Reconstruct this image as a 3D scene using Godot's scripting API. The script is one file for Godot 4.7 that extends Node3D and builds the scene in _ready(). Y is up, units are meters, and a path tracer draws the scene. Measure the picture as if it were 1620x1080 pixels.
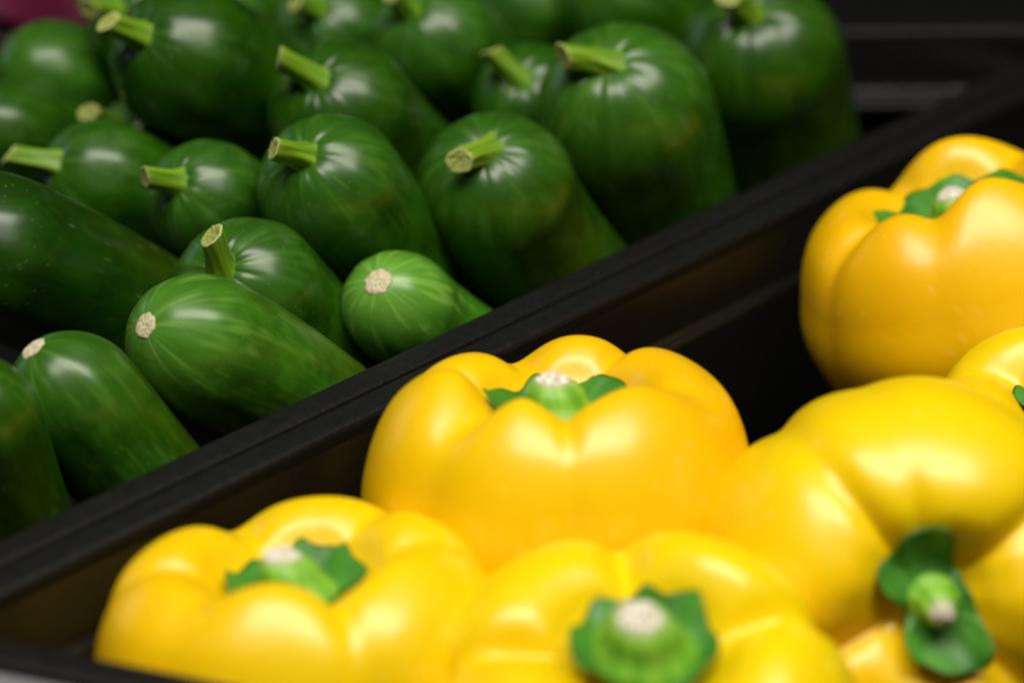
extends Node3D
# A close-up of a greengrocer's display: small cucumbers standing in one black crate, yellow bell peppers in the next.

# ---------------------------------------------------------------- light, camera
func set_stage() -> void:
	var cam := Camera3D.new()
	cam.name = "camera"
	cam.position = Vector3(0, 0.38472, 0.63948)
	cam.rotation_degrees = Vector3(-24, 0, 0)
	var look := CameraAttributesPhysical.new()
	look.frustum_focal_length = 102.45
	look.exposure_aperture = 6.5
	look.frustum_focus_distance = 0.682
	cam.attributes = look
	cam.fov = 13.362
	cam.near = 0.05
	cam.far = 50.0
	cam.current = true
	add_child(cam)
	var e := Environment.new()
	e.background_mode = Environment.BG_COLOR
	e.background_color = Color(0.009, 0.009, 0.0095).linear_to_srgb()
	e.tonemap_mode = Environment.TONE_MAPPER_LINEAR
	e.tonemap_exposure = 1.09
	e.sdfgi_enabled = true
	e.ssao_enabled = true
	e.ssil_enabled = true
	var we := WorldEnvironment.new()
	we.name = "environment"
	we.environment = e
	add_child(we)
	shop_light("overhead_strip_light", Vector3(0.08, 1.35, 0.40), Vector3(0.02, 0.1, 0.0), Vector2(1.5, 0.55), 2.75, Color(1.0, 0.97, 0.92))
	shop_light("far_window_light", Vector3(-2.2, 0.85, -1.5), Vector3(0, 0.1, 0), Vector2(1.3, 0.8), 0.22, Color(0.82, 0.9, 1.0))


func shop_light(called: String, at: Vector3, to: Vector3, size: Vector2, energy: float, tint: Color) -> void:
	var l := AreaLight3D.new()
	l.name = called
	l.area_size = size
	l.light_energy = energy
	l.light_color = tint
	l.area_range = 6.0
	l.shadow_enabled = true
	add_child(l)
	l.look_at_from_position(at, to, Vector3.RIGHT.cross(to - at))


# ---------------------------------------------------------------- small helpers
var noise := FastNoiseLite.new()
var rng := RandomNumberGenerator.new()
var mats := {}


func n3(x: float, y: float, z: float) -> float:
	return noise.get_noise_3d(x, y, z)


func numbered(called: String) -> String:
	if not has_node(called):
		return called
	var k := 1
	while has_node("%s_%03d" % [called, k]):
		k += 1
	return "%s_%03d" % [called, k]


func thing(called: String, label: String, category: String, group := "") -> Node3D:
	var o := Node3D.new()
	o.name = numbered(called)
	add_child(o)
	o.set_meta("label", label)
	o.set_meta("category", category)
	if group:
		o.set_meta("group", group)
	return o


func part(called: String, mesh: Mesh, material: Material, parent: Node3D) -> MeshInstance3D:
	var o := MeshInstance3D.new()
	o.name = called
	o.mesh = mesh
	o.material_override = material
	parent.add_child(o, true)
	return o


# A sheet of (nu + 1) x nv points, closed round u, with smooth normals that point away from the sheet's inside.
func sheet(p: PackedVector3Array, nu: int, nv: int, colors: PackedColorArray, closed := true) -> ArrayMesh:
	var w := nu + 1
	var normals := PackedVector3Array()
	normals.resize(p.size())
	var uvs := PackedVector2Array()
	uvs.resize(p.size())
	var middle := Vector3.ZERO
	for q in p:
		middle += q
	middle /= p.size()
	var out_sum := 0.0
	for j in nv:
		for i in w:
			var il := i - 1
			var ir := i + 1
			if closed:
				il = (i - 1 + nu) % nu
				ir = (i + 1) % nu
			else:
				il = maxi(il, 0)
				ir = mini(ir, nu)
			var jj := clampi(j, 1, nv - 2)
			var a := p[jj * w + ir] - p[jj * w + il]
			var b := p[mini(j + 1, nv - 1) * w + i] - p[maxi(j - 1, 0) * w + i]
			var n := a.cross(b)
			normals[j * w + i] = n.normalized()
			uvs[j * w + i] = Vector2(float(i) / nu, float(j) / (nv - 1))
			out_sum += n.normalized().dot((p[j * w + i] - middle).normalized())
	var flip := out_sum < 0.0
	if flip:
		for k in normals.size():
			normals[k] = -normals[k]
	if closed:   # one normal at each closed end
		for j: int in [0, nv - 1]:
			if p[j * w].distance_to(p[j * w + nu / 3]) < 1e-6:
				var s := Vector3.ZERO
				for i in nu:
					s += normals[(1 if j == 0 else nv - 2) * w + i]
				for i in w:
					normals[j * w + i] = s.normalized()
	var idx := PackedInt32Array()
	idx.resize(nu * (nv - 1) * 6)
	var k := 0
	for j in nv - 1:
		for i in nu:
			var a := j * w + i
			var b := a + 1
			var c := a + w
			var d := c + 1
			var q: Array = [a, b, c, b, d, c] if flip else [a, c, b, b, c, d]
			for x: int in q:
				idx[k] = x
				k += 1
	var arrays := []
	arrays.resize(Mesh.ARRAY_MAX)
	arrays[Mesh.ARRAY_VERTEX] = p
	arrays[Mesh.ARRAY_NORMAL] = normals
	arrays[Mesh.ARRAY_TEX_UV] = uvs
	if colors.size():
		arrays[Mesh.ARRAY_COLOR] = colors
	arrays[Mesh.ARRAY_INDEX] = idx
	var m := ArrayMesh.new()
	m.add_surface_from_arrays(Mesh.PRIMITIVE_TRIANGLES, arrays)
	return m


func noise_map(freq: float, octaves: int, strength: float, kind := FastNoiseLite.TYPE_SIMPLEX_SMOOTH) -> NoiseTexture2D:
	var f := FastNoiseLite.new()
	f.seed = 11
	f.noise_type = kind
	f.frequency = freq
	f.fractal_octaves = octaves
	var t := NoiseTexture2D.new()
	t.width = 512
	t.height = 512
	t.seamless = true
	t.as_normal_map = strength > 0.0
	t.bump_strength = strength
	t.noise = f
	return t


func make_materials() -> void:
	var skin := noise_map(0.02, 4, 3.0)
	var m := StandardMaterial3D.new()
	m.vertex_color_use_as_albedo = true
	m.roughness = 0.34
	m.metallic_specular = 0.5
	m.clearcoat_enabled = true
	m.clearcoat = 0.12
	m.clearcoat_roughness = 0.18
	m.subsurf_scatter_enabled = true
	m.subsurf_scatter_strength = 0.05
	m.normal_enabled = true
	m.normal_texture = skin
	m.normal_scale = 0.2
	m.uv1_triplanar = true
	m.uv1_scale = Vector3(22, 22, 22)
	mats.pepper = m
	m = StandardMaterial3D.new()
	m.vertex_color_use_as_albedo = true
	m.roughness = 0.42
	m.metallic_specular = 0.26
	m.clearcoat_enabled = true
	m.clearcoat = 0.75
	m.clearcoat_roughness = 0.28
	m.normal_enabled = true
	m.normal_texture = skin
	m.normal_scale = 0.35
	m.uv1_triplanar = true
	m.uv1_scale = Vector3(30, 30, 30)
	mats.cucumber = m
	m = StandardMaterial3D.new()
	m.vertex_color_use_as_albedo = true
	m.roughness = 0.5
	m.normal_enabled = true
	m.normal_texture = skin
	m.normal_scale = 0.5
	m.uv1_triplanar = true
	m.uv1_scale = Vector3(90, 90, 90)
	mats.stem = m
	m = StandardMaterial3D.new()
	m.vertex_color_use_as_albedo = true
	m.roughness = 0.85
	m.normal_enabled = true
	m.normal_texture = skin
	m.normal_scale = 1.2
	m.uv1_triplanar = true
	m.uv1_scale = Vector3(160, 160, 160)
	mats.cut = m
	m = StandardMaterial3D.new()
	m.albedo_color = Color(0.0042, 0.0042, 0.0045).linear_to_srgb()
	m.roughness = 0.72
	m.metallic_specular = 0.36
	var scuffs := noise_map(0.03, 5, 0.0)
	scuffs.color_ramp = Gradient.new()
	scuffs.color_ramp.set_color(0, Color(0.58, 0.58, 0.58))
	scuffs.color_ramp.set_color(1, Color(0.9, 0.9, 0.9))
	m.roughness_texture = scuffs
	m.normal_enabled = true
	m.normal_texture = noise_map(0.06, 3, 4.0)
	m.normal_scale = 0.25
	m.uv1_triplanar = true
	m.uv1_scale = Vector3(14, 14, 14)
	mats.plastic = m
	m = m.duplicate()
	m.albedo_color = Color(0.007, 0.0068, 0.0068).linear_to_srgb()
	m.roughness = 0.34
	m.metallic_specular = 0.8
	m.normal_scale = 0.15
	mats.wall = m
	m = StandardMaterial3D.new()
	m.albedo_color = Color(0.42, 0.42, 0.44).linear_to_srgb()
	m.roughness = 0.4
	m.metallic = 0.6
	mats.rail = m
	m = StandardMaterial3D.new()
	m.albedo_color = Color(0.005, 0.005, 0.0055).linear_to_srgb()
	m.roughness = 0.8
	m.metallic_specular = 0.25
	mats.shelf = m
	m = StandardMaterial3D.new()
	m.vertex_color_use_as_albedo = true
	m.roughness = 0.4
	mats.cabbage = m
	m = StandardMaterial3D.new()
	m.albedo_color = Color(0.86, 0.56, 0.06).linear_to_srgb()
	m.roughness = 0.08
	m.clearcoat_enabled = true
	m.clearcoat = 1.0
	m.clearcoat_roughness = 0.04
	mats.drop = m


# ---------------------------------------------------------------- crates and shelf
# Corners run round the inside of the crate (x, z); the profile is (distance outwards from the inner wall, height).
func crate(label: String, corners: PackedVector2Array) -> Node3D:
	var o := thing("produce_crate", label, "crate", "black plastic produce crates side by side")
	var wall := PackedVector2Array([Vector2(0, 0.0), Vector2(0.0, 0.0785), Vector2(0.0004, 0.0795), Vector2(0.0012, 0.08), Vector2(0.0022, 0.08), Vector2(0.0025, 0.0805), Vector2(0.0025, 0.096), Vector2(0.0040, 0.096), Vector2(0.0045, 0.0)])
	var rim := PackedVector2Array([Vector2(0.0026, 0.0962), Vector2(0.0026, 0.0984), Vector2(0.0029, 0.0993), Vector2(0.0036, 0.0999), Vector2(0.0045, 0.1), Vector2(0.0092, 0.1), Vector2(0.0102, 0.0998), Vector2(0.0108, 0.0992), Vector2(0.0111, 0.0983), Vector2(0.0111, 0.0855), Vector2(0.0098, 0.0855), Vector2(0.0098, 0.0962), Vector2(0.0026, 0.0962)])
	var n := corners.size()
	for k in n:
		for which: Array in [["wall", wall], ["rim", rim]]:
			var st := SurfaceTool.new()
			st.begin(Mesh.PRIMITIVE_TRIANGLES)
			var profile: PackedVector2Array = which[1]
			for j in profile.size() - 1:
				var a := offset(corners, k, profile[j])
				var b := offset(corners, k, profile[j + 1])
				var c := offset(corners, (k + 1) % n, profile[j])
				var d := offset(corners, (k + 1) % n, profile[j + 1])
				st.set_smooth_group(-1)
				for q: Vector3 in [a, b, c, b, d, c]:
					st.add_vertex(q)
			st.generate_normals()
			part(which[0], st.commit(), mats.plastic if which[0] == "rim" else mats.wall, o)
	var st := SurfaceTool.new()
	st.begin(Mesh.PRIMITIVE_TRIANGLES)
	for h: float in [0.006, 0.001]:
		for k in range(1, n - 1):
			for i: int in ([0, k, k + 1] if h > 0.003 else [0, k + 1, k]):
				st.add_vertex(Vector3(corners[i].x, h, corners[i].y))
	st.generate_normals()
	part("floor_panel", st.commit(), mats.plastic, o)
	return o


func offset(c: PackedVector2Array, k: int, p: Vector2) -> Vector3:
	var n := c.size()
	var a := (c[k] - c[(k - 1 + n) % n]).normalized()
	var b := (c[(k + 1) % n] - c[k]).normalized()
	var na := Vector2(-a.y, a.x)
	var nb := Vector2(-b.y, b.x)
	var mid := (na + nb).normalized()
	var q := c[k] - mid * p.x / mid.dot(na)
	return Vector3(q.x, p.y, q.y)


func box(size: Vector3, bevel := 0.001) -> ArrayMesh:
	var st := SurfaceTool.new()
	st.begin(Mesh.PRIMITIVE_TRIANGLES)
	var h := size / 2.0
	for axis in 3:
		for s: float in [-1.0, 1.0]:
			var u := (axis + 1) % 3
			var v := (axis + 2) % 3
			var q: Array[Vector3] = []
			for c: Vector2 in [Vector2(-1, -1), Vector2(1, -1), Vector2(1, 1), Vector2(-1, 1)]:
				var x := Vector3.ZERO
				x[axis] = s * h[axis]
				x[u] = c.x * (h[u] - bevel)
				x[v] = c.y * (h[v] - bevel)
				q.append(x)
			for i: int in ([0, 2, 1, 0, 3, 2] if s > 0 else [0, 1, 2, 0, 2, 3]):
				st.add_vertex(q[i])
	# bevel strips along the twelve edges
	for axis in 3:
		var u := (axis + 1) % 3
		var v := (axis + 2) % 3
		for su: float in [-1.0, 1.0]:
			for sv: float in [-1.0, 1.0]:
				var q: Array[Vector3] = []
				for e: float in [-1.0, 1.0]:
					var x := Vector3.ZERO
					x[axis] = e * (h[axis] - bevel)
					x[u] = su * h[u]
					x[v] = sv * (h[v] - bevel)
					q.append(x)
					x[u] = su * (h[u] - bevel)
					x[v] = sv * h[v]
					q.append(x)
				for i: int in ([0, 1, 2, 1, 3, 2] if su * sv < 0 else [0, 2, 1, 1, 2, 3]):
					st.add_vertex(q[i])
	st.generate_normals()
	return st.commit()


# ---------------------------------------------------------------- cucumbers
func cucumber(data: Array, label: String, tone: float, ripe: float, scar: float, detail := 1.0) -> void:
	var pole: Vector3 = data[0]
	var a0: Vector3 = data[1]
	var a1: Vector3 = data[2]
	var r: float = data[3]
	var length: float = data[4]
	var hc: float = r * float(data[5])
	var stem_dir: Vector3 = data[6]
	var stem_length: float = data[7]
	var salt := rng.randf() * 100.0
	var o := thing("cucumber", label, "cucumber", "small cucumbers standing in the black crate")
	o.position = pole
	# the axis: bends from a0 to a1
	var steps := 60
	var at: Array[Vector3] = [Vector3.ZERO]
	var along: Array[Vector3] = [a0.normalized()]
	for i in steps:
		var t := minf(1.0, (i + 0.5) / steps / 0.7)
		var d := a0.lerp(a1, t * t * (3.0 - 2.0 * t)).normalized()
		at.append(at[i] + d * length / steps)
		along.append(d)
	var side: Array[Vector3] = [a0.cross(Vector3.UP).normalized()]
	for i in range(1, steps + 1):
		side.append((side[i - 1] - along[i] * side[i - 1].dot(along[i])).normalized())
	var nu := int(176 * detail)
	var head := int(56 * detail)
	var body := int(54 * detail)
	var tail := 12
	var nv := head + body + tail
	var p := PackedVector3Array()
	var c := PackedColorArray()
	var tl := r * 0.9
	var dark := Color(0.0055, 0.026, 0.0010).lerp(Color(0.024, 0.13, 0.006), tone)
	var mid := Color(0.0115, 0.052, 0.0018).lerp(Color(0.055, 0.24, 0.010), tone)
	var pale := Color(0.022, 0.088, 0.005).lerp(Color(0.20, 0.44, 0.065), tone)
	var olive := Color(0.055, 0.07, 0.002)
	var power := 2.06 if scar == 0.0 else 2.0
	for j in nv:
		var s: float
		var rad: float
		if j < head:
			var phi := PI / 2.0 * j / head
			s = hc * (1.0 - cos(phi))
			rad = r * pow(maxf(0.0, 1.0 - pow(1.0 - s / hc, power)), 1.0 / power)
		else:
			if j < head + body:
				s = lerpf(hc, length - tl, float(j - head) / body)
			else:
				s = length - tl + tl * sin(PI / 2.0 * float(j - head - body) / (tail - 1))
			rad = r * (1.0 - 0.18 * pow(clampf((s - hc) / (length - hc), 0, 1), 1.5))
			if s > length - tl:
				rad *= sqrt(maxf(0.0, 1.0 - pow((s - length + tl) / tl, 2.0)))
		var f := clampf(s / length, 0, 1) * steps
		var k := mini(int(f), steps - 1)
		var centre: Vector3 = at[k].lerp(at[k + 1], f - k)
		var d: Vector3 = along[k].lerp(along[k + 1], f - k).normalized()
		var e1: Vector3 = side[k].lerp(side[k + 1], f - k).normalized()
		var e2 := d.cross(e1)
		var near := exp(-s / 0.011)          # close to the end
		var dip := 0.0
		if scar == 0.0:
			dip = 0.09 * r * exp(-pow(rad / (0.30 * r), 2.0))
		var head_fade := exp(-s / (0.028 if scar == 0.0 else 0.04))
		for i in nu + 1:
			var th := TAU * (i % nu) / nu
			var cx := cos(th)
			var cy := sin(th)
			var lobes := n3(cx * 60.0 + salt, cy * 60.0, s * 900.0)
			var pucker := 0.0
			if scar == 0.0:
				var folds := sin(th * 9.0 + 2.5 * n3(cx * 90.0, cy * 90.0 + salt, 3.0)) * 0.6 + n3(cx * 320.0, cy * 320.0, salt) * 0.9
				pucker = folds * 0.009 * exp(-pow((rad / r - 0.36) / 0.24, 2.0)) * smoothstep(0.0, 0.2, rad / r)
			var ribs := 0.008 * cos(th * 10.0) * smoothstep(0.0, 0.6, rad / r)
			var q := rad * (1.0 + 0.03 * lobes * smoothstep(0.0, 0.7, rad / r) + ribs)
			p.append(centre + (e1 * cx + e2 * cy) * q + d * (dip + pucker * r))
			# colour: streaks that run from the end along the body, soft mottling, pale specks
			var warp := 18.0 * n3(cx * 120.0 + salt, cy * 120.0, s * 4000.0)
			var streak := n3(cx * 420.0 + warp, cy * 420.0 + salt, s * 2600.0) * 0.35 + n3(cx * 980.0 + warp, cy * 980.0 + salt, s * 5000.0) * 0.45 + n3(cx * 260.0 + salt, cy * 260.0, s * 11000.0) * 0.5
			var mottle := n3(cx * 160.0 + salt, cy * 160.0, s * 7000.0) * 0.8 + n3(cx * 500.0, cy * 500.0, s * 24000.0 + salt) * 0.5
			var col := dark.lerp(mid, clampf(0.5 + 1.2 * mottle + 0.45 * streak, 0, 1))
			col = col.lerp(mid, 0.6 * head_fade)
			col = col.lerp(pale, clampf(smoothstep(0.0, 0.75, streak) * (0.25 + 0.75 * head_fade) * (0.45 + 0.55 * tone) + 0.55 * near * tone, 0, 0.85))
			col = col.lerp(olive, clampf(ripe * (0.5 + 1.3 * n3(cx * 70.0 + salt, cy * 70.0, s * 1300.0)), 0, 0.7) * (1.0 - head_fade))
			var speck := n3(cx * 2600.0, cy * 2600.0 + salt, s * 130000.0)
			if speck > 0.74:
				col = col.lerp(Color(0.22, 0.30, 0.10), (speck - 0.74) * 1.6)
			c.append(col)
	part("body", sheet(p, nu, nv, c), mats.cucumber, o)
	if scar > 0.001:
		end_scar(o, a0.normalized(), hc, r, power, scar, salt)
	elif scar == 0.0 and stem_length > 0.0:
		cucumber_stem(o, a0.normalized(), stem_dir.normalized(), stem_length, r, salt)


func end_scar(o: Node3D, d: Vector3, hc: float, r: float, power: float, size: float, salt: float) -> void:
	var e1 := d.cross(Vector3.UP).normalized()
	var e2 := d.cross(e1)
	var p := PackedVector3Array()
	var c := PackedColorArray()
	var nu := 48
	var nv := 14
	for j in nv:
		var t := float(j) / (nv - 1)
		for i in nu + 1:
			var th := TAU * (i % nu) / nu
			var rim := size * (1.0 + 0.10 * n3(cos(th) * 150.0 + salt, sin(th) * 150.0, 0.0))
			var rad := rim * t
			var s := hc * (1.0 - pow(maxf(0.0, 1.0 - pow(minf(rad / r, 1.0), power)), 1.0 / power))
			var grain := n3(cos(th) * rad * 120000.0, sin(th) * rad * 120000.0, salt)
			var lift := 0.00035 * (1.0 - pow(t, 6.0)) + 0.00012 * grain - 0.0002 * exp(-pow(t / 0.35, 2.0))
			if j == nv - 1:
				lift = -0.0004
			p.append(d * (s - lift) + (e1 * cos(th) + e2 * sin(th)) * rad)
			var col := Color(0.62, 0.60, 0.42).lerp(Color(0.40, 0.35, 0.19), clampf(0.35 + 0.9 * grain, 0, 1))
			col = col.lerp(Color(0.30, 0.27, 0.10), smoothstep(0.8, 1.0, t) * 0.8)
			c.append(col)
	part("end_scar", sheet(p, nu, nv, c), mats.cut, o)


func cucumber_stem(o: Node3D, d: Vector3, to: Vector3, length: float, r: float, salt: float) -> void:
	var start := d * r * 0.20
	var d0 := (-d).lerp(to, 0.35).normalized()
	var goal := to * length
	# a quadratic curve from the dish to the cut end
	var knee := start + d0 * length * 0.42
	var nu := 60
	var nv := 40
	var p := PackedVector3Array()
	var c := PackedColorArray()
	var e1 := d0.cross(Vector3(0.3, 0.2, 0.9)).normalized()
	var thick := 0.0035 * sqrt(r / 0.0195)
	var last := Vector3.ZERO
	for j in nv:
		var t := float(j) / (nv - 1)
		var centre := start.lerp(knee, t).lerp(knee.lerp(goal, t), t)
		var ahead := (knee - start).lerp(goal - knee, t).normalized()
		e1 = (e1 - ahead * e1.dot(ahead)).normalized()
		var e2 := ahead.cross(e1)
		last = ahead
		var along := t * length
		var rad := thick * (1.0 + 0.75 * exp(-along / 0.0022) - 0.10 * sin(t * PI) - 0.14 * t)
		for i in nu + 1:
			var th := TAU * (i % nu) / nu
			var ridge := 0.055 * cos(th * 5.0 + 0.5 * t + salt) + 0.13 * n3(cos(th) * 130.0, sin(th) * 130.0 + salt, along * 9000.0)
			var slant := last * rad * 0.55 * cos(th + salt) * smoothstep(0.75, 1.0, t)
			p.append(centre + (e1 * cos(th) + e2 * sin(th)) * rad * (1.0 + ridge * (1.0 - 0.5 * smoothstep(0.8, 1.0, t))) + slant)
			var grain := n3(cos(th) * 330.0 + salt, sin(th) * 330.0, along * 7000.0)
			var col := Color(0.075, 0.20, 0.005).lerp(Color(0.18, 0.34, 0.012), clampf(0.5 + 0.8 * grain + 3.0 * ridge, 0, 1))
			col = col.lerp(Color(0.07, 0.20, 0.02), exp(-along / 0.002) * 0.6)
			col = col.lerp(Color(0.30, 0.34, 0.07), smoothstep(0.9, 1.0, t) * (0.3 + 0.6 * clampf(grain + 0.5, 0, 1)))
			c.append(col)
	var stem := part("stem", sheet(p, nu, nv, c), mats.stem, o)
	# the cut end: a rough, slightly hollow face
	var q := PackedVector3Array()
	var k := PackedColorArray()
	var f2 := last.cross(e1)
	var nc := 10
	for j in nc:
		var t := float(j) / (nc - 1)
		for i in nu + 1:
			var th := TAU * (i % nu) / nu
			var edge := p[(nv - 1) * (nu + 1) + i] - goal
			var grain := n3(cos(th) * t * 260.0, sin(th) * t * 260.0, salt * 3.0)
			var lift := 0.0006 * (pow(t, 2.0) - 0.3) + 0.0003 * grain * (1.0 - pow(t, 8.0))
			if j == nc - 1:
				lift = -0.0001
			q.append(goal + edge * t * (1.0 if j == nc - 1 else 0.97) + last * lift)
			var col := Color(0.24, 0.33, 0.07).lerp(Color(0.28, 0.26, 0.07), clampf(0.4 + 0.7 * grain, 0, 1))
			col = col.lerp(Color(0.42, 0.50, 0.16), smoothstep(0.75, 1.0, t))
			k.append(col)
	part("cut_end", sheet(q, nu, nc, k), mats.cut, stem)


# ---------------------------------------------------------------- bell peppers
const PROFILE: Array[Vector2] = [Vector2(0, -0.13), Vector2(0.15, -0.13), Vector2(0.28, -0.10), Vector2(0.38, -0.02), Vector2(0.47, 0.09), Vector2(0.58, 0.145), Vector2(0.72, 0.115), Vector2(0.87, -0.02), Vector2(0.965, -0.26), Vector2(1.0, -0.6)]


func profile_at(t: float, tall: float, foot: float) -> Vector2:
	var pts := PROFILE.duplicate()
	pts.append(Vector2(lerpf(1.0, foot, 0.30), -0.6 - (tall - 0.6) * 0.35))
	pts.append(Vector2(lerpf(1.0, foot, 0.72), -0.6 - (tall - 0.6) * 0.70))
	pts.append(Vector2(foot * 0.86, -0.6 - (tall - 0.6) * 0.94))
	pts.append(Vector2(foot * 0.58, -tall))
	pts.append(Vector2(foot * 0.25, -tall + 0.06))
	pts.append(Vector2(0, -tall + 0.10))
	var f := clampf(t, 0, 1) * (pts.size() - 1)
	var k := mini(int(f), pts.size() - 2)
	var a: Vector2 = pts[maxi(k - 1, 0)]
	if k == 0:
		a = Vector2(-pts[1].x, pts[1].y)
	var b: Vector2 = pts[k]
	var c: Vector2 = pts[k + 1]
	var d: Vector2 = pts[mini(k + 2, pts.size() - 1)]
	return b.cubic_interpolate(c, a, d, f - k)


# grooves: [angle in degrees, depth, width in degrees]; 0 is to the right, 90 to the front
func pepper(at: Vector3, axis: Vector3, turn: float, r: float, tall: float, foot: float, grooves: Array, lifts: Array, tint: Color, label: String, stem_tilt: Vector2, calyx_size: float, stem_size := 1.0, pinch := 1.0, tight := 1.0, deep := 1.0) -> void:
	var o := thing("bell_pepper", label, "bell pepper", "yellow bell peppers heaped in the black crate")
	var y := axis.normalized()
	var x := Vector3(cos(deg_to_rad(turn)), 0, -sin(deg_to_rad(turn)))
	x = (x - y * x.dot(y)).normalized()
	o.transform = Transform3D(Basis(x, y, x.cross(y)), at)
	var salt := rng.randf() * 100.0
	var nu := 240
	var nv := 150
	var valley: Array[float] = []
	var bite: Array[float] = []      # how deep the groove is farther down the side
	var lift: Array[float] = []
	var least := 9.0
	var least_bite := 9.0
	for i in nu:
		var th := TAU * i / nu
		var v := 0.0
		var vo := 0.0
		for g: Array in grooves:
			var dd := absf(angle_difference(th, deg_to_rad(g[0])))
			var w := deg_to_rad(g[2])
			var one := float(g[1]) / pow(1.0 + pow(dd / w, 2.0), 1.1)
			v += one
			vo += one * (float(g[3]) if g.size() > 3 else 0.5)
		valley.append(v)
		bite.append(vo)
		least_bite = minf(least_bite, vo)
		least = minf(least, v)
		var l := 0.0
		for g: Array in lifts:
			var dd := absf(angle_difference(th, deg_to_rad(g[0])))
			l += float(g[1]) * exp(-pow(dd / deg_to_rad(g[2]), 2.0))
		lift.append(l)
	var p := PackedVector3Array()
	var c := PackedColorArray()
	for j in nv:
		var t := float(j) / (nv - 1)
		var q := profile_at(t, tall, foot)
		var outer := smoothstep(0.34, 0.62, t)          # past the crest
		var crest := exp(-pow((t - 0.345) / 0.13, 2.0))
		var inner := smoothstep(0.08, 0.2, t) * (1.0 - outer)
		var down := 1.0 - 0.45 * smoothstep(0.65, 1.0, t)
		if t < 0.35:
			q.y = lerpf(0.145, q.y, lerpf(deep, 1.0, t / 0.35))
		for i in nu + 1:
			var ii := i % nu
			var th := TAU * ii / nu
			var v := valley[ii] - least
			var bump := n3(cos(th) * q.x * 55.0 + salt, q.y * 55.0, sin(th) * q.x * 55.0)
			var fine := n3(cos(th) * q.x * 150.0, q.y * 150.0 + salt, sin(th) * q.x * 150.0)
			var rad := q.x * (1.0 - (bite[ii] - least_bite) * 0.95 * outer * down - v * 0.15 * inner) * (1.0 + 0.03 * bump * smoothstep(0.15, 0.5, t) + 0.006 * fine * outer)
			rad *= lerpf(tight, 1.0, smoothstep(0.05, 0.55, t))
			rad *= 1.0 + 0.35 * lift[ii] * outer * down - 1.2 * maxf(lift[ii], 0.0) * inner
			var h := q.y - v * 0.70 * crest - v * 0.15 * outer * (1.0 - smoothstep(0.5, 0.75, t)) + lift[ii] * (crest + 0.25 * inner) + 0.02 * bump * crest
			p.append(Vector3(cos(th) * rad, h, sin(th) * rad) * r)
			var shade := clampf(0.5 + 0.9 * n3(cos(th) * q.x * 38.0 + salt, q.y * 38.0, sin(th) * q.x * 38.0 + 7.0), 0, 1)
			var col := tint.lerp(Color(tint.r, tint.g * 0.88, tint.b * 0.6), shade)
			var speck := n3(cos(th) * q.x * 1500.0, q.y * 1500.0 + salt, sin(th) * q.x * 1500.0)
			if speck > 0.72:
				col = col.lerp(Color(0.9, 0.72, 0.2), (speck - 0.72) * 1.2)
			c.append(col)
	part("body", sheet(p, nu, nv, c), mats.pepper, o)
	calyx(o, r, calyx_size, stem_tilt, stem_size, pinch, salt, 0.275 * (1.0 - deep))


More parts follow.
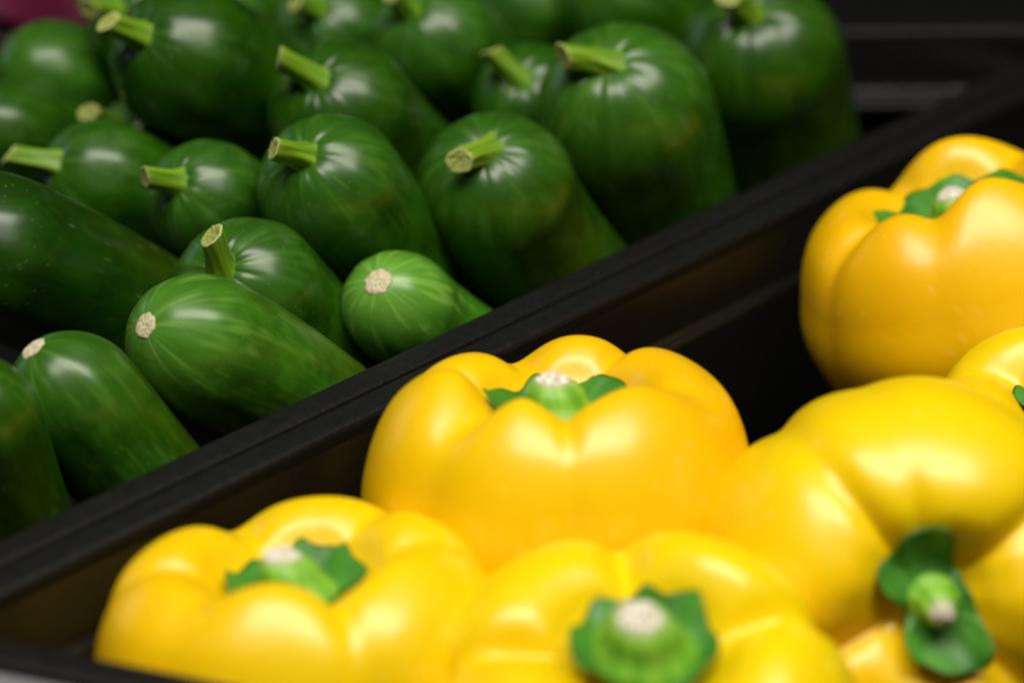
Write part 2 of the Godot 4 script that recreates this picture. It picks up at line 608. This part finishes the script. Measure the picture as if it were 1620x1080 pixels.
func calyx(o: Node3D, r: float, size: float, tilt: Vector2, thick: float, pinch: float, salt: float, raise: float) -> void:
	var nu := 120
	var nv := 24
	var p := PackedVector3Array()
	var c := PackedColorArray()
	for j in nv * 2 - 1:                   # the upper face outwards, then the lower face back
		var t := float(j if j < nv else 2 * nv - 2 - j) / (nv - 1)
		for i in nu + 1:
			var th := TAU * (i % nu) / nu
			var star := absf(cos(th * 2.5 + salt))
			var reach := size * (1.0 - (1.0 - pinch) * pow(sin(th - 1.15), 2.0)) * (0.88 + 0.15 * pow(star, 1.8) + 0.14 * n3(cos(th) * 140.0 + salt, sin(th) * 110.0, 0))
			var rho := reach * t
			# the cavity's profile at this distance
			var h := -0.13 + 0.12 * smoothstep(0.16, 0.40, rho)
			var vein := absf(sin(th * 5.0 + salt * 2.0 + 3.0 * n3(cos(th) * 150.0, sin(th) * 150.0, t * 40.0)))
			var crinkle := n3(cos(th) * rho * 420.0 + salt, sin(th) * rho * 420.0, 5.0)
			var up := 0.040 + 0.03 * crinkle * t - 0.012 * pow(1.0 - vein, 4.0) * t + 0.05 * pow(t, 3.0) * n3(cos(th) * 120.0, sin(th) * 120.0, salt)
			if j >= nv:
				up -= 0.022 * (1.0 - pow(t, 8.0))
			p.append(Vector3(cos(th) * rho, h + up + raise, sin(th) * rho) * r)
			var col := Color(0.026, 0.15, 0.010).lerp(Color(0.065, 0.26, 0.018), clampf(0.45 + 0.8 * crinkle, 0, 1))
			col = col.lerp(Color(0.06, 0.24, 0.03), pow(1.0 - vein, 3.0) * 0.6)
			col = col.lerp(Color(0.13, 0.34, 0.07), 0.6 * exp(-pow(t / 0.4, 2.0)))
			c.append(col)
	part("calyx", sheet(p, nu, nv * 2 - 1, c), mats.stem, o)
	# the stem: a fat cone that swells at the foot and ends in a corky cut
	var q := PackedVector3Array()
	var k := PackedColorArray()
	var ns := 26
	var high := 0.235 * pow(thick, 0.8)
	for j in ns:
		var t := float(j) / (ns - 1)
		var rad := 0.205 * thick * (1.0 - 0.60 * pow(t, 2.0)) + 0.012 * sin(t * 9.0)
		for i in nu + 1:
			var th := TAU * (i % nu) / nu
			var ridge := 0.03 * cos(th * 5.0 + salt) * t + 0.05 * n3(cos(th) * 100.0, sin(th) * 100.0 + salt, t * 60.0)
			var rr := rad * (1.0 + ridge)
			q.append(Vector3(cos(th) * rr + tilt.x * t * t, -0.12 + high * t + raise, sin(th) * rr + tilt.y * t * t) * r)
			var grain := n3(cos(th) * 300.0 + salt, sin(th) * 300.0, t * 50.0)
			var col := Color(0.13, 0.38, 0.018).lerp(Color(0.24, 0.50, 0.035), clampf(0.5 + grain, 0, 1))
			col = col.lerp(Color(0.45, 0.44, 0.25), smoothstep(0.9, 1.0, t) * 0.7)
			k.append(col)
	var stem := part("stem", sheet(q, nu, ns, k), mats.stem, o)
	var cp := PackedVector3Array()
	var cc := PackedColorArray()
	var nc := 14
	var centre := Vector3(tilt.x, -0.12 + high + raise, tilt.y) * r
	for j in nc:
		var t := float(j) / (nc - 1)
		for i in nu + 1:
			var th := TAU * (i % nu) / nu
			var edge := q[(ns - 1) * (nu + 1) + i] - centre
			var grain := n3(cos(th) * t * 330.0, sin(th) * t * 330.0, salt * 2.0)
			var lift := (0.028 * (1.0 - t * t) + 0.022 * grain * (1.0 - pow(t, 6.0))) * r
			cp.append(centre + edge * t * (1.01 if j == nc - 1 else 0.98) + Vector3.UP * lift)
			cc.append(Color(0.80, 0.78, 0.70).lerp(Color(0.46, 0.42, 0.30), clampf(0.15 + 0.9 * grain + 0.5 * pow(t, 3.0), 0, 1)))
	part("cut_end", sheet(cp, nu, nc, cc), mats.cut, stem)


# ---------------------------------------------------------------- the purple heads behind
func cabbage(at: Vector3, r: float, label: String, pale_share: float) -> void:
	var o := thing("red_cabbage", label, "cabbage")
	o.position = at
	for leaf in 7:
		var salt := leaf * 13.7 + at.x * 50.0
		var y := Vector3(rng.randf_range(-0.8, 0.8), rng.randf_range(0.1, 1.0), rng.randf_range(-0.2, 0.9)).normalized()
		var x := y.cross(Vector3(0.3, 0.2, 1.0)).normalized()
		var z := x.cross(y)
		var nu := 40
		var nv := 24
		var p := PackedVector3Array()
		var c := PackedColorArray()
		for j in nv:
			var t := float(j) / (nv - 1)
			for i in nu + 1:
				var th := TAU * (i % nu) / nu
				var spread := t * (1.25 + 0.15 * n3(cos(th) * 90.0, sin(th) * 90.0, salt))
				if leaf == 0:
					spread = t * PI
				var ruffle := 0.05 * t * t * n3(cos(th) * 220.0, sin(th) * 220.0, salt)
				var vein := absf(sin(th * 4.0 + 2.0 * n3(t * 80.0, salt, th * 10.0)))
				var rad := r * (1.0 + 0.012 * leaf + ruffle * signf(leaf) + 0.015 * pow(1.0 - vein, 6.0))
				p.append((x * sin(spread) * cos(th) + z * sin(spread) * sin(th) + y * cos(spread)) * rad)
				var col := Color(0.07, 0.005, 0.024).lerp(Color(0.14, 0.012, 0.05), clampf(0.5 + n3(t * 90.0, th * 30.0, salt), 0, 1))
				c.append(col.lerp(Color(0.32, 0.25, 0.30), pow(1.0 - vein, 5.0) * pale_share))
		part("leaf", sheet(p, nu, nv, c), mats.cabbage, o)


# ---------------------------------------------------------------- the scene
const D := Vector2(0.64357, -0.76539)     # along the partition between the crates, (x, z)
const N := Vector2(0.76539, 0.64357)      # across it, towards the peppers
const M := Vector2(-0.10686, 0.10055)


func across(t: float, n: float) -> Vector2:
	return M + D * t + N * n


func meet(a: Vector2, da: Vector2, b: Vector2, db: Vector2) -> Vector2:
	return Geometry2D.line_intersects_line(a, da, b, db)


func _ready() -> void:
	noise.seed = 5
	noise.noise_type = FastNoiseLite.TYPE_SIMPLEX_SMOOTH
	noise.frequency = 0.01
	noise.fractal_type = FastNoiseLite.FRACTAL_NONE
	rng.seed = 41
	set_stage()
	make_materials()
	# --- structure
	var shelf := MeshInstance3D.new()
	shelf.name = "display_shelf"
	shelf.mesh = box(Vector3(2.4, 0.03, 1.6))
	shelf.material_override = mats.shelf
	shelf.position = Vector3(0.1, -0.018, -0.35)
	shelf.set_meta("kind", "structure")
	shelf.set_meta("label", "dark shelf that the black produce crates stand on")
	add_child(shelf)
	# --- crates
	var back := Vector2(0.13, -0.2395)
	var back_way := Vector2(1, -0.03)
	var front := Vector2(-0.1002, 0.142 - 0.0026)
	var front_way := Vector2(0.0473, 0.0171)
	var left_line := across(0, -0.0025)
	var right_line := across(0, 0.0207)
	var green_crate := crate("black plastic crate full of dark green cucumbers", PackedVector2Array([
		across(-0.075, -0.0025), across(-0.075, -0.30), meet(across(0, -0.30), D, back, back_way), meet(left_line, D, back, back_way)]))
	var yellow_crate := crate("black plastic crate holding the yellow bell peppers", PackedVector2Array([
		meet(right_line, D, back, back_way), Vector2(0.42, -0.2395 - 0.0087), Vector2(0.42, 0.3272), meet(right_line, D, front, front_way)]))
	back_ledge(green_crate, left_line, back, back_way, 0.31)
	back_ledge(yellow_crate, left_line, back, back_way, -0.25)
	var rail := thing("shelf_edge_rail", "pale grey metal rail along the shelf edge in front of the pepper crate", "rail")
	rail.transform = Transform3D(Basis(Vector3(0.9404, 0, 0.34), Vector3.UP, Vector3(-0.34, 0, 0.9404)), Vector3(0.05, 0.0968, 0.2130))
	part("rail_top", box(Vector3(0.7, 0.004, 0.012)), mats.rail, rail)
	var lip := part("rail_face", box(Vector3(0.7, 0.097, 0.003)), mats.rail, rail)
	lip.position = Vector3(0, -0.0492, 0.0077)
	# --- peppers
	peppers()
	# --- cucumbers
	cucumbers()
	# --- what stands behind
	cabbage(Vector3(-0.215, 0.075, -0.345), 0.075, "blurred magenta cabbage at the top left corner behind the cucumbers", 0.8)
	cabbage(Vector3(-0.09, 0.062, -0.36), 0.068, "dull purple cabbage just right of the magenta one, behind the cucumber stems", 0.4)


# a thicker stacking ledge along the inside of the crate's back wall
func back_ledge(o: Node3D, line: Vector2, back: Vector2, way: Vector2, length: float) -> void:
	var corner := meet(line, D, back, way)
	if length < 0.0:
		corner = meet(across(0, 0.0207), D, back, way)
	var u := -way.normalized() * signf(length)
	var st := SurfaceTool.new()
	st.begin(Mesh.PRIMITIVE_TRIANGLES)
	var profile: Array[Vector2] = [Vector2(-0.0004, 0.072), Vector2(0.0075, 0.076), Vector2(0.0085, 0.0775), Vector2(0.008, 0.079), Vector2(0.0070, 0.0797), Vector2(-0.0004, 0.0802)]
	var inward := Vector2(-way.normalized().y, way.normalized().x)
	for j in profile.size() - 1:
		var q: Array[Vector3] = []
		for e: float in [0.003 if length < 0.0 else -0.008, absf(length)]:
			for k in 2:
				var w: Vector2 = corner + u * e + inward * profile[j + k].x
				q.append(Vector3(w.x, profile[j + k].y, w.y))
		for i: int in [0, 1, 2, 1, 3, 2]:
			st.add_vertex(q[i])
	st.generate_normals()
	part("ledge", st.commit(), mats.plastic, o)


func peppers() -> void:
	var gold := Color(0.85, 0.555, 0.002)
	var lemon := Color(0.85, 0.645, 0.004)
	pepper(Vector3(0.0102, 0.1132, 0.0625), Vector3(0, 1, -0.08), 0, 0.0436, 2.42, 0.80,
		[[87, 0.09, 6], [136, 0.17, 13], [199, 0.14, 8], [251, 0.24, 14], [302, 0.15, 8], [16, 0.09, 14]],
		[[52, 0.07, 30], [112, 0.07, 16], [168, 0.06, 22], [275, 0.02, 20]], gold,
		"upright yellow pepper in sharp focus, in the middle, its pale stem cut showing", Vector2(-0.03, -0.02), 0.355)
	pepper(Vector3(-0.0440, 0.1010, 0.1195), Vector3(-0.05, 1, -0.05), 0, 0.0440, 2.16, 0.80,
		[[66, 0.14, 8], [128, 0.09, 14], [178, 0.13, 8], [241, 0.22, 14], [305, 0.12, 10], [346, 0.12, 9]],
		[[95, 0.07, 28], [30, 0.04, 20]], gold.lerp(lemon, 0.4),
		"upright yellow pepper lowest at the left, against the front rim of its crate", Vector2(-0.06, -0.03), 0.335, 0.92)
	pepper(Vector3(0.0255, 0.1000, 0.1500), Vector3(0.02, 1, 0.26), 0, 0.0455, 2.2, 0.80,
		[[263, 0.25, 9, 0.65], [180, 0.24, 9, 0.65], [340, 0.22, 9, 0.6], [60, 0.18, 9, 0.6], [115, 0.18, 9, 0.6]],
		[[220, 0.00, 25], [305, 0.05, 26], [15, 0.03, 20]], lemon,
		"blurred lemon yellow pepper at the bottom centre, its round stem facing up", Vector2(-0.03, 0.0), 0.325, 1.08, 1.0, 0.9, 0.6)
	pepper(Vector3(0.0852, 0.0955, 0.1180), Vector3(0.06, 0.36, 0.93), 0, 0.0440, 1.9, 0.75,
		[[231, 0.12, 7, 0.5], [258, 0.07, 9, 0.6], [320, 0.12, 8, 0.6], [153, 0.16, 9], [44, 0.16, 10]],
		[[276, 0.06, 42], [193, 0.05, 24], [0, 0.06, 26]], lemon.lerp(gold, 0.45),
		"big yellow pepper lying on its side with its crumpled stem towards the viewer", Vector2(0.02, 0.05), 0.38, 0.56, 0.42, 0.52, 0.38)
	pepper(Vector3(0.1140, 0.1110, -0.0600), Vector3(-0.30, 1, -0.03), 0, 0.0455, 2.2, 0.38,
		[[152, 0.13, 7, 0.1], [106, 0.10, 13, 0.3], [243, 0.25, 14], [318, 0.2, 14], [35, 0.15, 16]],
		[[70, 0.13, 34], [125, 0.05, 18], [280, 0.08, 34]], gold.lerp(Color(0.85, 0.50, 0.002), 0.4),
		"tall golden pepper at the right edge, farthest back against the crate wall", Vector2(0.0, 0.0), 0.46, 0.85)
	pepper(Vector3(0.1350, 0.0985, 0.0330), Vector3(0.05, 1, 0.10), 0, 0.0450, 2.05, 0.75,
		[[205, 0.22, 13], [265, 0.2, 14], [325, 0.18, 14], [90, 0.18, 14], [150, 0.15, 14]],
		[[235, 0.05, 25]], lemon.lerp(gold, 0.3),
		"mostly hidden yellow pepper wedged between the tall back one and the one on its side", Vector2(0.0, 0.0), 0.40)


func cucumbers() -> void:
	# [where the end is, direction of the body there, direction of the body farther down, radius, length, bluntness, stem direction, stem length], tone, ripeness, scar radius, detail, label
	var all := [
		[[Vector3(-0.007, 0.1293, -0.0556), Vector3(0.1, -0.807, -0.582), Vector3(0.584, -0.767, -0.265), 0.0207, 0.084, 1, Vector3(-0.607, -0.074, 0.791), 0.01026], 0.22, 0.5, 0, 1.45, "plump dark cucumber beside the partition, its stubby stem bent down left towards the viewer"],
		[[Vector3(0.0246, 0.1419, -0.0878), Vector3(0.25, -0.794, -0.554), Vector3(0.226, -0.946, -0.23), 0.0243, 0.12, 1.05, Vector3(-0.974, 0.133, 0.186), 0.01178], 0.3, 0.3, 0, 1, "largest dark cucumber beside the partition, thin stem pointing left, below the top edge"],
		[[Vector3(0.0663, 0.1379, -0.1425), Vector3(0.22, -0.797, -0.563), Vector3(0.273, -0.951, -0.144), 0.0241, 0.103, 1, Vector3(-0.625, 0.609, 0.488), 0.01026], 0.12, 0.35, 0, 0.8, "very dark cucumber farthest right, its stem cut off by the top of the picture"],
		[[Vector3(-0.0523, 0.1348, -0.0363), Vector3(0.381, -0.72, -0.58), Vector3(0.376, -0.854, -0.361), 0.019, 0.084, 1, Vector3(-0.629, 0.367, 0.685), 0.0095], 0.25, 0.1, 0, 1.45, "dark cucumber in the middle, thick stem with a pale cut end pointing left"],
		[[Vector3(-0.0857, 0.1229, -0.0481), Vector3(0.461, -0.599, -0.655), Vector3(0.622, -0.703, -0.346), 0.0159, 0.12, 1, Vector3(-0.634, 0.36, 0.684), 0.0095], 0.25, 0.1, 0, 1, "small cucumber left of the middle, tan stem end pointing left over a shadowed gap"],
		[[Vector3(-0.1218, 0.1161, -0.0805), Vector3(0.736, -0.511, -0.444), Vector3(0.644, -0.678, -0.354), 0.0174, 0.1, 1.05, Vector3(-0.929, 0.256, 0.268), 0.01102], 0.22, 0.1, 0, 0.9, "cucumber at the left with the longest stem, which reaches the left edge"],
		[[Vector3(-0.1365, 0.1286, -0.002), Vector3(0.512, -0.567, -0.645), Vector3(0.685, -0.625, -0.375), 0.0203, 0.148, 1.1, Vector3(0, 0, 0), 0], 0, 0.25, 0.0005, 1, "long very dark cucumber without a visible stem, leaning in from the left edge"],
		[[Vector3(-0.0708, 0.1152, -0.0099), Vector3(0.302, -0.643, -0.704), Vector3(0.532, -0.781, -0.327), 0.0189, 0.076, 1, Vector3(-0.128, 0.978, 0.167), 0.00912], 0.25, 0.15, 0, 1.45, "dark cucumber with an upright curved stem, right behind a pale-scarred one"],
		[[Vector3(-0.0839, 0.1175, 0.0304), Vector3(0.609, -0.514, -0.605), Vector3(0.629, -0.663, -0.407), 0.017, 0.076, 1.15, Vector3(0, 0, 0), 0], 0.58, 0.7, 0.0033, 1.45, "bright green cucumber with a round whitish scar, slanting right, left of the other bright one"],
		[[Vector3(-0.0329, 0.1082, -0.0177), Vector3(0.262, -0.71, -0.654), Vector3(0.677, -0.619, -0.398), 0.0144, 0.07, 1.2, Vector3(0, 0, 0), 0], 0.9, 0.05, 0.0037, 1.45, "small light green cucumber with a cream scar, lying against the partition rim"],
		[[Vector3(-0.1078, 0.1174, 0.0424), Vector3(0.53, -0.838, -0.129), Vector3(0.459, -0.844, -0.278), 0.0152, 0.103, 1.15, Vector3(0, 0, 0), 0], 0.3, 0.6, 0.0034, 1.45, "smooth green cucumber at the lower left with a flat scar on its upper tip"],
		[[Vector3(-0.1196, 0.1235, 0.0669), Vector3(0.1, -0.952, -0.289), Vector3(0.238, -0.94, -0.245), 0.0146, 0.119, 1.1, Vector3(0, 0, 0), 0], 0.15, 0.45, 0.0005, 0.8, "dark cucumber at the lower left edge, mostly outside the picture"],
		[[Vector3(-0.1408, 0.1213, -0.144), Vector3(0.499, -0.459, -0.735), Vector3(0.649, -0.595, -0.473), 0.0173, 0.112, 1.15, Vector3(0, 0, 0), 0], 0.3, 0.05, 0.0005, 0.7, "blurred smooth green cucumber below the magenta cabbage, no stem visible"],
		[[Vector3(-0.0988, 0.1465, -0.0949), Vector3(0.563, -0.558, -0.61), Vector3(0.594, -0.66, -0.46), 0.0211, 0.116, 1.05, Vector3(-0.661, 0.507, 0.553), 0.01026], 0.1, 0.05, 0, 0.9, "big dark cucumber at the upper left with a bright green stem pointing up left"],
		[[Vector3(-0.0519, 0.1387, -0.0829), Vector3(0.323, -0.731, -0.601), Vector3(0.655, -0.697, -0.291), 0.0199, 0.132, 1, Vector3(-0.767, 0.575, 0.284), 0.01102], 0.12, 0.2, 0, 0.9, "dark cucumber at the upper middle with a fat bright stem slanting up left"],
		[[Vector3(0.0013, 0.1263, -0.1198), Vector3(0.28, -0.706, -0.65), Vector3(0.436, -0.843, -0.315), 0.0173, 0.134, 1, Vector3(-0.707, 0.703, -0.068), 0.00988], 0.15, 0.05, 0, 0.8, "cucumber half hidden behind the largest one, short round stem leaning left"],
		[[Vector3(-0.0569, 0.1333, -0.16), Vector3(0.302, -0.682, -0.666), Vector3(0.596, -0.681, -0.426), 0.0177, 0.116, 1, Vector3(-0.48, 0.408, 0.776), 0.0095], 0.2, 0.05, 0, 0.7, "blurred cucumber at the top, round pale stem end, left of its touching neighbour"],
		[[Vector3(-0.0298, 0.1369, -0.1482), Vector3(0.42, -0.752, -0.508), Vector3(0.611, -0.71, -0.351), 0.0192, 0.148, 1, Vector3(-0.471, 0.694, 0.545), 0.0095], 0.25, 0.05, 0, 0.7, "blurred cucumber at the top centre with a stem cut off by the picture edge"],
		[[Vector3(-0.008, 0.1244, -0.2049), Vector3(0.807, -0.41, -0.425), Vector3(0.702, -0.695, -0.154), 0.0177, 0.07, 1.1, Vector3(0, 0, 0), 0], 0.22, 0.15, 0.0005, 0.6, "blurred cucumber lying sideways at the top, behind the half hidden one"],
		[[Vector3(0.0195, 0.1339, -0.184), Vector3(0.722, -0.534, -0.439), Vector3(0.632, -0.765, -0.125), 0.018, 0.106, 1.1, Vector3(0, 0, 0), 0], 0.22, 0.15, 0.0005, 0.6, "blurred cucumber sloping down right at the top, behind the largest one"],
		[[Vector3(-0.0985, 0.1321, -0.1936), Vector3(0.722, -0.534, -0.439), Vector3(0.758, -0.593, -0.271), 0.0186, 0.07, 1.1, Vector3(0, 0, 0), 0], 0.3, 0.15, 0.0005, 0.6, "blurred cucumber at the top edge behind the big upper left one"],
		[[Vector3(-0.1127, 0.1374, -0.1459), Vector3(0.503, -0.542, -0.673), Vector3(0.665, -0.688, -0.29), 0.0166, 0.097, 1, Vector3(-0.549, 0.242, 0.8), 0.0095], 0.25, 0.05, 0, 0.6, "mostly hidden cucumber at the upper left, only its round olive stem peeping out"],
		[[Vector3(-0.1524, 0.1159, -0.1127), Vector3(0.693, -0.463, -0.553), Vector3(0.614, -0.625, -0.482), 0.0154, 0.114, 1.1, Vector3(0, 0, 0), 0], 0.15, 0.15, 0.0005, 0.6, "shadowed cucumber at the left edge under the smooth green one"],
		[[Vector3(-0.1102, 0.1136, -0.1159), Vector3(0.608, -0.613, -0.504), Vector3(0.587, -0.701, -0.405), 0.0151, 0.123, 1, Vector3(-0.526, 0.586, 0.617), 0.00988], 0.25, 0.05, 0, 0.6, "cucumber with a brownish stem tip peeping out between three larger ones at the left"],
	]
	for k: Array in all:
		cucumber(k[0], k[5], k[1], k[2], k[3], k[4])
